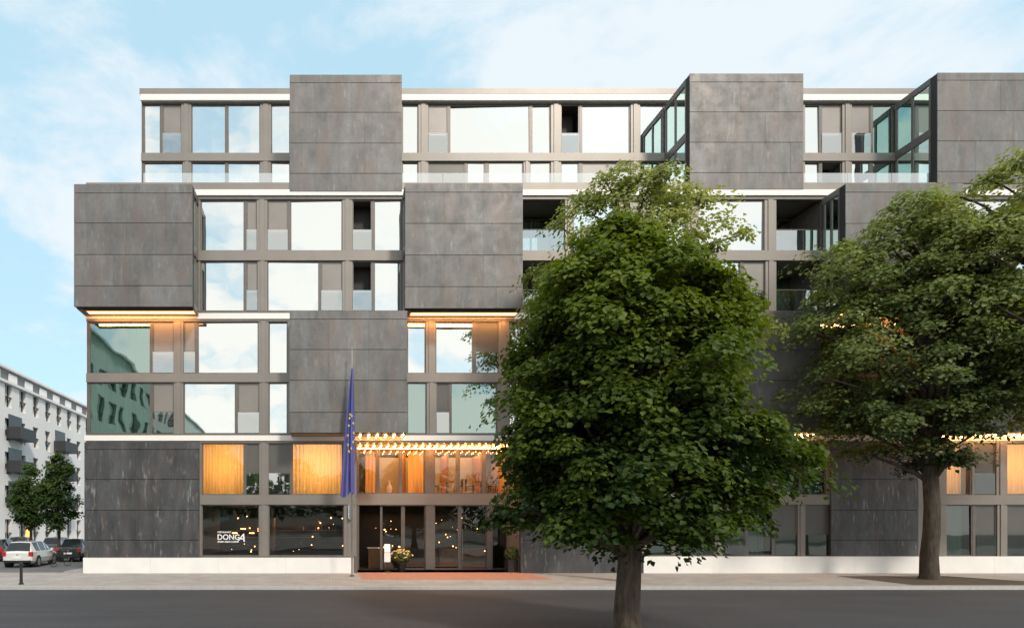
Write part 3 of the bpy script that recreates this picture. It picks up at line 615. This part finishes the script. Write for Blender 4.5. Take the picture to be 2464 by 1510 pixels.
for x in(-.52,.52):
    for i in range(20):
        t0=i*2*math.pi/20; t1=(i+1)*2*math.pi/20
        b.cyl((x+.33*math.cos(t0),0,.34+.33*math.sin(t0)),(x+.33*math.cos(t1),0,.34+.33*math.sin(t1)),.02,.02,'black',5,False)
    for i in range(8):
        t=i*math.pi/4; b.cyl((x,0,.34),(x+.33*math.cos(t),0,.34+.33*math.sin(t)),.004,.004,'chrome',4,False)
for p0,p1 in(((-.52,0,.34),(-.05,0,.3)),((-.05,0,.3),(-.2,0,.85)),((-.2,0,.72),(.38,0,.82)),((-.05,0,.3),(.38,0,.78)),((-.52,0,.34),(-.18,0,.74)),((.52,0,.34),(.36,0,1.0)),((.36,-.25,1.02),(.36,.25,1.02))): b.cyl(p0,p1,.018,.018,'black',6)
b.box(-.33,-.08,-.07,.07,.86,.92,'black'); b.obj('frame_and_wheels',bk)
b=MB(); bx,by=EX(51,-5.8),-5.8
b.cyl((bx,by,0),(bx,by,.06),.10,.09,'black',16); b.cyl((bx,by,.06),(bx,by,.74),.062,.055,'black',16); b.cyl((bx,by,.74),(bx,by,.77),.075,.075,'black',16); b.cyl((bx,by,.77),(bx,by,.83),.05,.06,'black',16); b.ball((bx,by,.84),.06,'black',12,6)
b.obj('bollard')
M['flagb']=fabric('flag_blue',(.16,.175,.48),.3); M['star']=simple('star_yellow',(.8,.6,.05),.6)
fp=empty('european_flag'); b=MB(); fy=-1.95; fx=EX(847,fy)
b.cyl((fx,fy,0),(fx,fy,EZ(838,fy)),.045,.025,'chrome',10); b.ball((fx,fy,EZ(838,fy)),.05,'chrome',8,5); b.cyl((fx,fy,0),(fx,fy,.05),.12,.1,'black',12); b.box(fx-.02,fx+.02,fy,-1.4,EZ(985,fy),EZ(983,fy),'chrome'); b.obj('flagpole',fp)
b=MB(); nu,nv=26,60; zt,zb=EZ(884,fy),EZ(1190,fy); mi=b.mi('flagb')
def fpos(s,t):
    wl=-.03-.50*(t**.8); wr=.04+.10*t
    z=zt+(zb-zt)*t - .15*s*(1-t)+.12*math.sin(6*s)*t
    x=fx+wr+(wl-wr)*s + .03*math.sin(9*s+3*t)
    y=fy-.10+ .13*math.sin(15*s+1.5*t)*(.3+t)*.8
    return (x,y,z)
for j in range(nv+1):
    for i in range(nu+1): b.v.append(fpos(i/nu,j/nv))
for j in range(nv):
    for i in range(nu):
        a=j*(nu+1)+i; b.f.append((a,a+1,a+nu+2,a+nu+1)); b.m.append(mi); b.t.append(.5)
b.obj('flag_cloth',fp,smooth=True)
b=MB()
for i in range(12):
    t=i*math.pi/6; s_=.42+.33*math.cos(t); t_=.52+.15*math.sin(t); c=Vector(fpos(s_,t_)); pts=[]
    for q in range(10):
        rr=.085 if q%2==0 else .035; an=q*math.pi/5+math.pi/2; pts.append((c.x+rr*.6*math.cos(an),c.y-.10,c.z+rr*math.sin(an)))
    b.poly(pts,'star')
b.obj('flag_stars',fp)
M['pet']=simple('flower_petals',(.75,.45,.35),.6); M['pet2']=simple('flower_yellow',(.7,.55,.12),.6)
def plant(name,x,y,rad,zc_,n,leafk,pot,flow=0):
    e=empty(name); b=MB()
    if pot=='sq':
        b.box(x-.28,x+.28,y-.28,y+.28,0,.58,'black'); b.box(x-.3,x+.3,y-.3,y+.3,.58,.62,'black'); b.box(x-.25,x+.25,y-.25,y+.25,.62,.63,'soil')
    else: b.cyl((x,y,0),(x,y,.42),.17,.27,'black',16); b.cyl((x,y,.42),(x,y,.46),.29,.29,'black',16)
    b.cyl((x,y,.4),(x,y,zc_),.03,.02,'bark',6)
    for i in range(flow):
        a=random.uniform(0,6.28); ph=random.uniform(-.2,1.4); c=(x+rad*1.02*math.cos(ph)*math.cos(a)*1.25,y+rad*math.cos(ph)*math.sin(a),zc_+rad*.8*math.sin(ph)); b.ball(c,random.uniform(.04,.075),random.choice(['pet','pet2']),6,4,.6)
    b.obj('planter',e)
    d=rng.normal(size=(n,3)); d/=np.linalg.norm(d,axis=1,keepdims=True); pos=np.array([x,y,zc_])+d*rad*(.75+.3*rng.random((n,1)))*np.array([1.2 if flow else 1,1,.8 if flow else 1])
    nn=d+rng.normal(size=(n,3))*.4; nn/=np.linalg.norm(nn,axis=1,keepdims=True)
    o=leaves_mesh('leaves',pos,nn,np.full(n,.075)*(.7+.6*rng.random(n)),rng.random(n),M[leafk]); o.parent=e
plant('flower_planter',EX(966,.9),.9,.44,.78,1500,'lindend','r',56)
plant('boxwood_planter',EX(1232,.6),.6,.36,.92,2600,'lindend','sq')
b=MB(); mx,my=EX(932,.7),.7
b.cyl((mx,my,0),(mx,my,.03),.18,.18,'black',14); b.cyl((mx,my,.03),(mx,my,1.05),.018,.018,'black',8); b.poly([(mx-.15,my-.03,1.0),(mx+.15,my-.03,1.0),(mx+.15,my+.1,1.42),(mx-.15,my+.1,1.42)],'letter'); b.box(mx-.16,mx+.16,my-.02,my+.0,.5,.98,'letter'); b.obj('menu_stand')

# ------------------------------------------------------------------ WORLD / SUN / CAMERA
sv=Vector((.40,-.82,.80)).normalized()
el=math.asin(sv.z); az=math.atan2(sv.x,sv.y)
w=bpy.data.worlds.new('World'); S.world=w; w.use_nodes=True; nt=w.node_tree; nt.nodes.clear()
out=nt.nodes.new('ShaderNodeOutputWorld'); bg=N(nt,'ShaderNodeBackground'); nt.links.new(bg.outputs[0],out.inputs[0])
sky=N(nt,'ShaderNodeTexSky',sky_type='NISHITA'); sky.sun_disc=False; sky.sun_elevation=el; sky.sun_rotation=az; sky.air_density=1.0; sky.dust_density=1.5; sky.ozone_density=1.5
tc=N(nt,'ShaderNodeTexCoord'); sx=N(nt,'ShaderNodeSeparateXYZ'); nt.links.new(tc.outputs['Generated'],sx.inputs[0])
def mth(op,a,b=None):
    n=N(nt,'ShaderNodeMath',operation=op)
    for i,v in enumerate((a,b)):
        if v is None: continue
        if hasattr(v,'node'): nt.links.new(v,n.inputs[i])
        else: n.inputs[i].default_value=v
    return n.outputs[0]
den=mth('ADD',mth('ABSOLUTE',sx.outputs[2]),.40)
cv=N(nt,'ShaderNodeCombineXYZ'); nt.links.new(mth('DIVIDE',sx.outputs[0],den),cv.inputs[0]); nt.links.new(mth('DIVIDE',sx.outputs[1],den),cv.inputs[1]); nt.links.new(mth('MULTIPLY',sx.outputs[2],1.6),cv.inputs[2])
n1=N(nt,'ShaderNodeTexNoise'); n1.inputs['Scale'].default_value=3.2; n1.inputs['Detail'].default_value=9; n1.inputs['Roughness'].default_value=.58; n1.inputs['Distortion'].default_value=.2; nt.links.new(cv.outputs[0],n1.inputs[0])
cover=mth('ADD',n1.outputs[0],mth('MULTIPLY',sx.outputs[1],-.04))
mr=N(nt,'ShaderNodeMapRange',interpolation_type='SMOOTHSTEP'); mr.inputs[1].default_value=.37; mr.inputs[2].default_value=.56; nt.links.new(cover,mr.inputs[0])
skc=N(nt,'ShaderNodeMix',data_type='RGBA',blend_type='MULTIPLY'); skc.inputs[0].default_value=1; nt.links.new(sky.outputs[0],skc.inputs[6]); skc.inputs[7].default_value=(2.5,2.4,2.1,1)
hz=N(nt,'ShaderNodeMix',data_type='RGBA'); hz.inputs[0].default_value=.76; nt.links.new(skc.outputs[2],hz.inputs[6]); hz.inputs[7].default_value=(5.9,8.9,10.4,1)
wm=N(nt,'ShaderNodeMapRange'); wm.inputs[1].default_value=.2; wm.inputs[2].default_value=-1.0; nt.links.new(sx.outputs[1],wm.inputs[0])
cc=N(nt,'ShaderNodeMix',data_type='RGBA'); nt.links.new(wm.outputs[0],cc.inputs[0]); cc.inputs[6].default_value=(8.9,9.5,10.0,1); cc.inputs[7].default_value=(15.0,14.2,12.9,1)
cl=N(nt,'ShaderNodeMix',data_type='RGBA'); nt.links.new(mth('MULTIPLY',mr.outputs[0],.88),cl.inputs[0]); nt.links.new(hz.outputs[2],cl.inputs[6]); nt.links.new(cc.outputs[2],cl.inputs[7])
nt.links.new(cl.outputs[2],bg.inputs[0]); bg.inputs[1].default_value=.1
sl=bpy.data.lights.new('sun','SUN'); sl.energy=2.7; sl.angle=math.radians(8); sl.color=(1,.90,.76)
so=bpy.data.objects.new('sun',sl); S.collection.objects.link(so); so.rotation_euler=sv.to_track_quat('Z','Y').to_euler(); so.location=(20,-40,50)
cam=bpy.data.cameras.new('camera'); co=bpy.data.objects.new('camera',cam); S.collection.objects.link(co)
co.location=(0,-30,EYE); co.rotation_euler=(math.radians(90),0,0); cam.sensor_width=36; cam.lens=36*F/2464; cam.shift_x=(1232-800)/2464; cam.shift_y=(1262-755)/2464
cam.clip_end=5000; S.camera=co
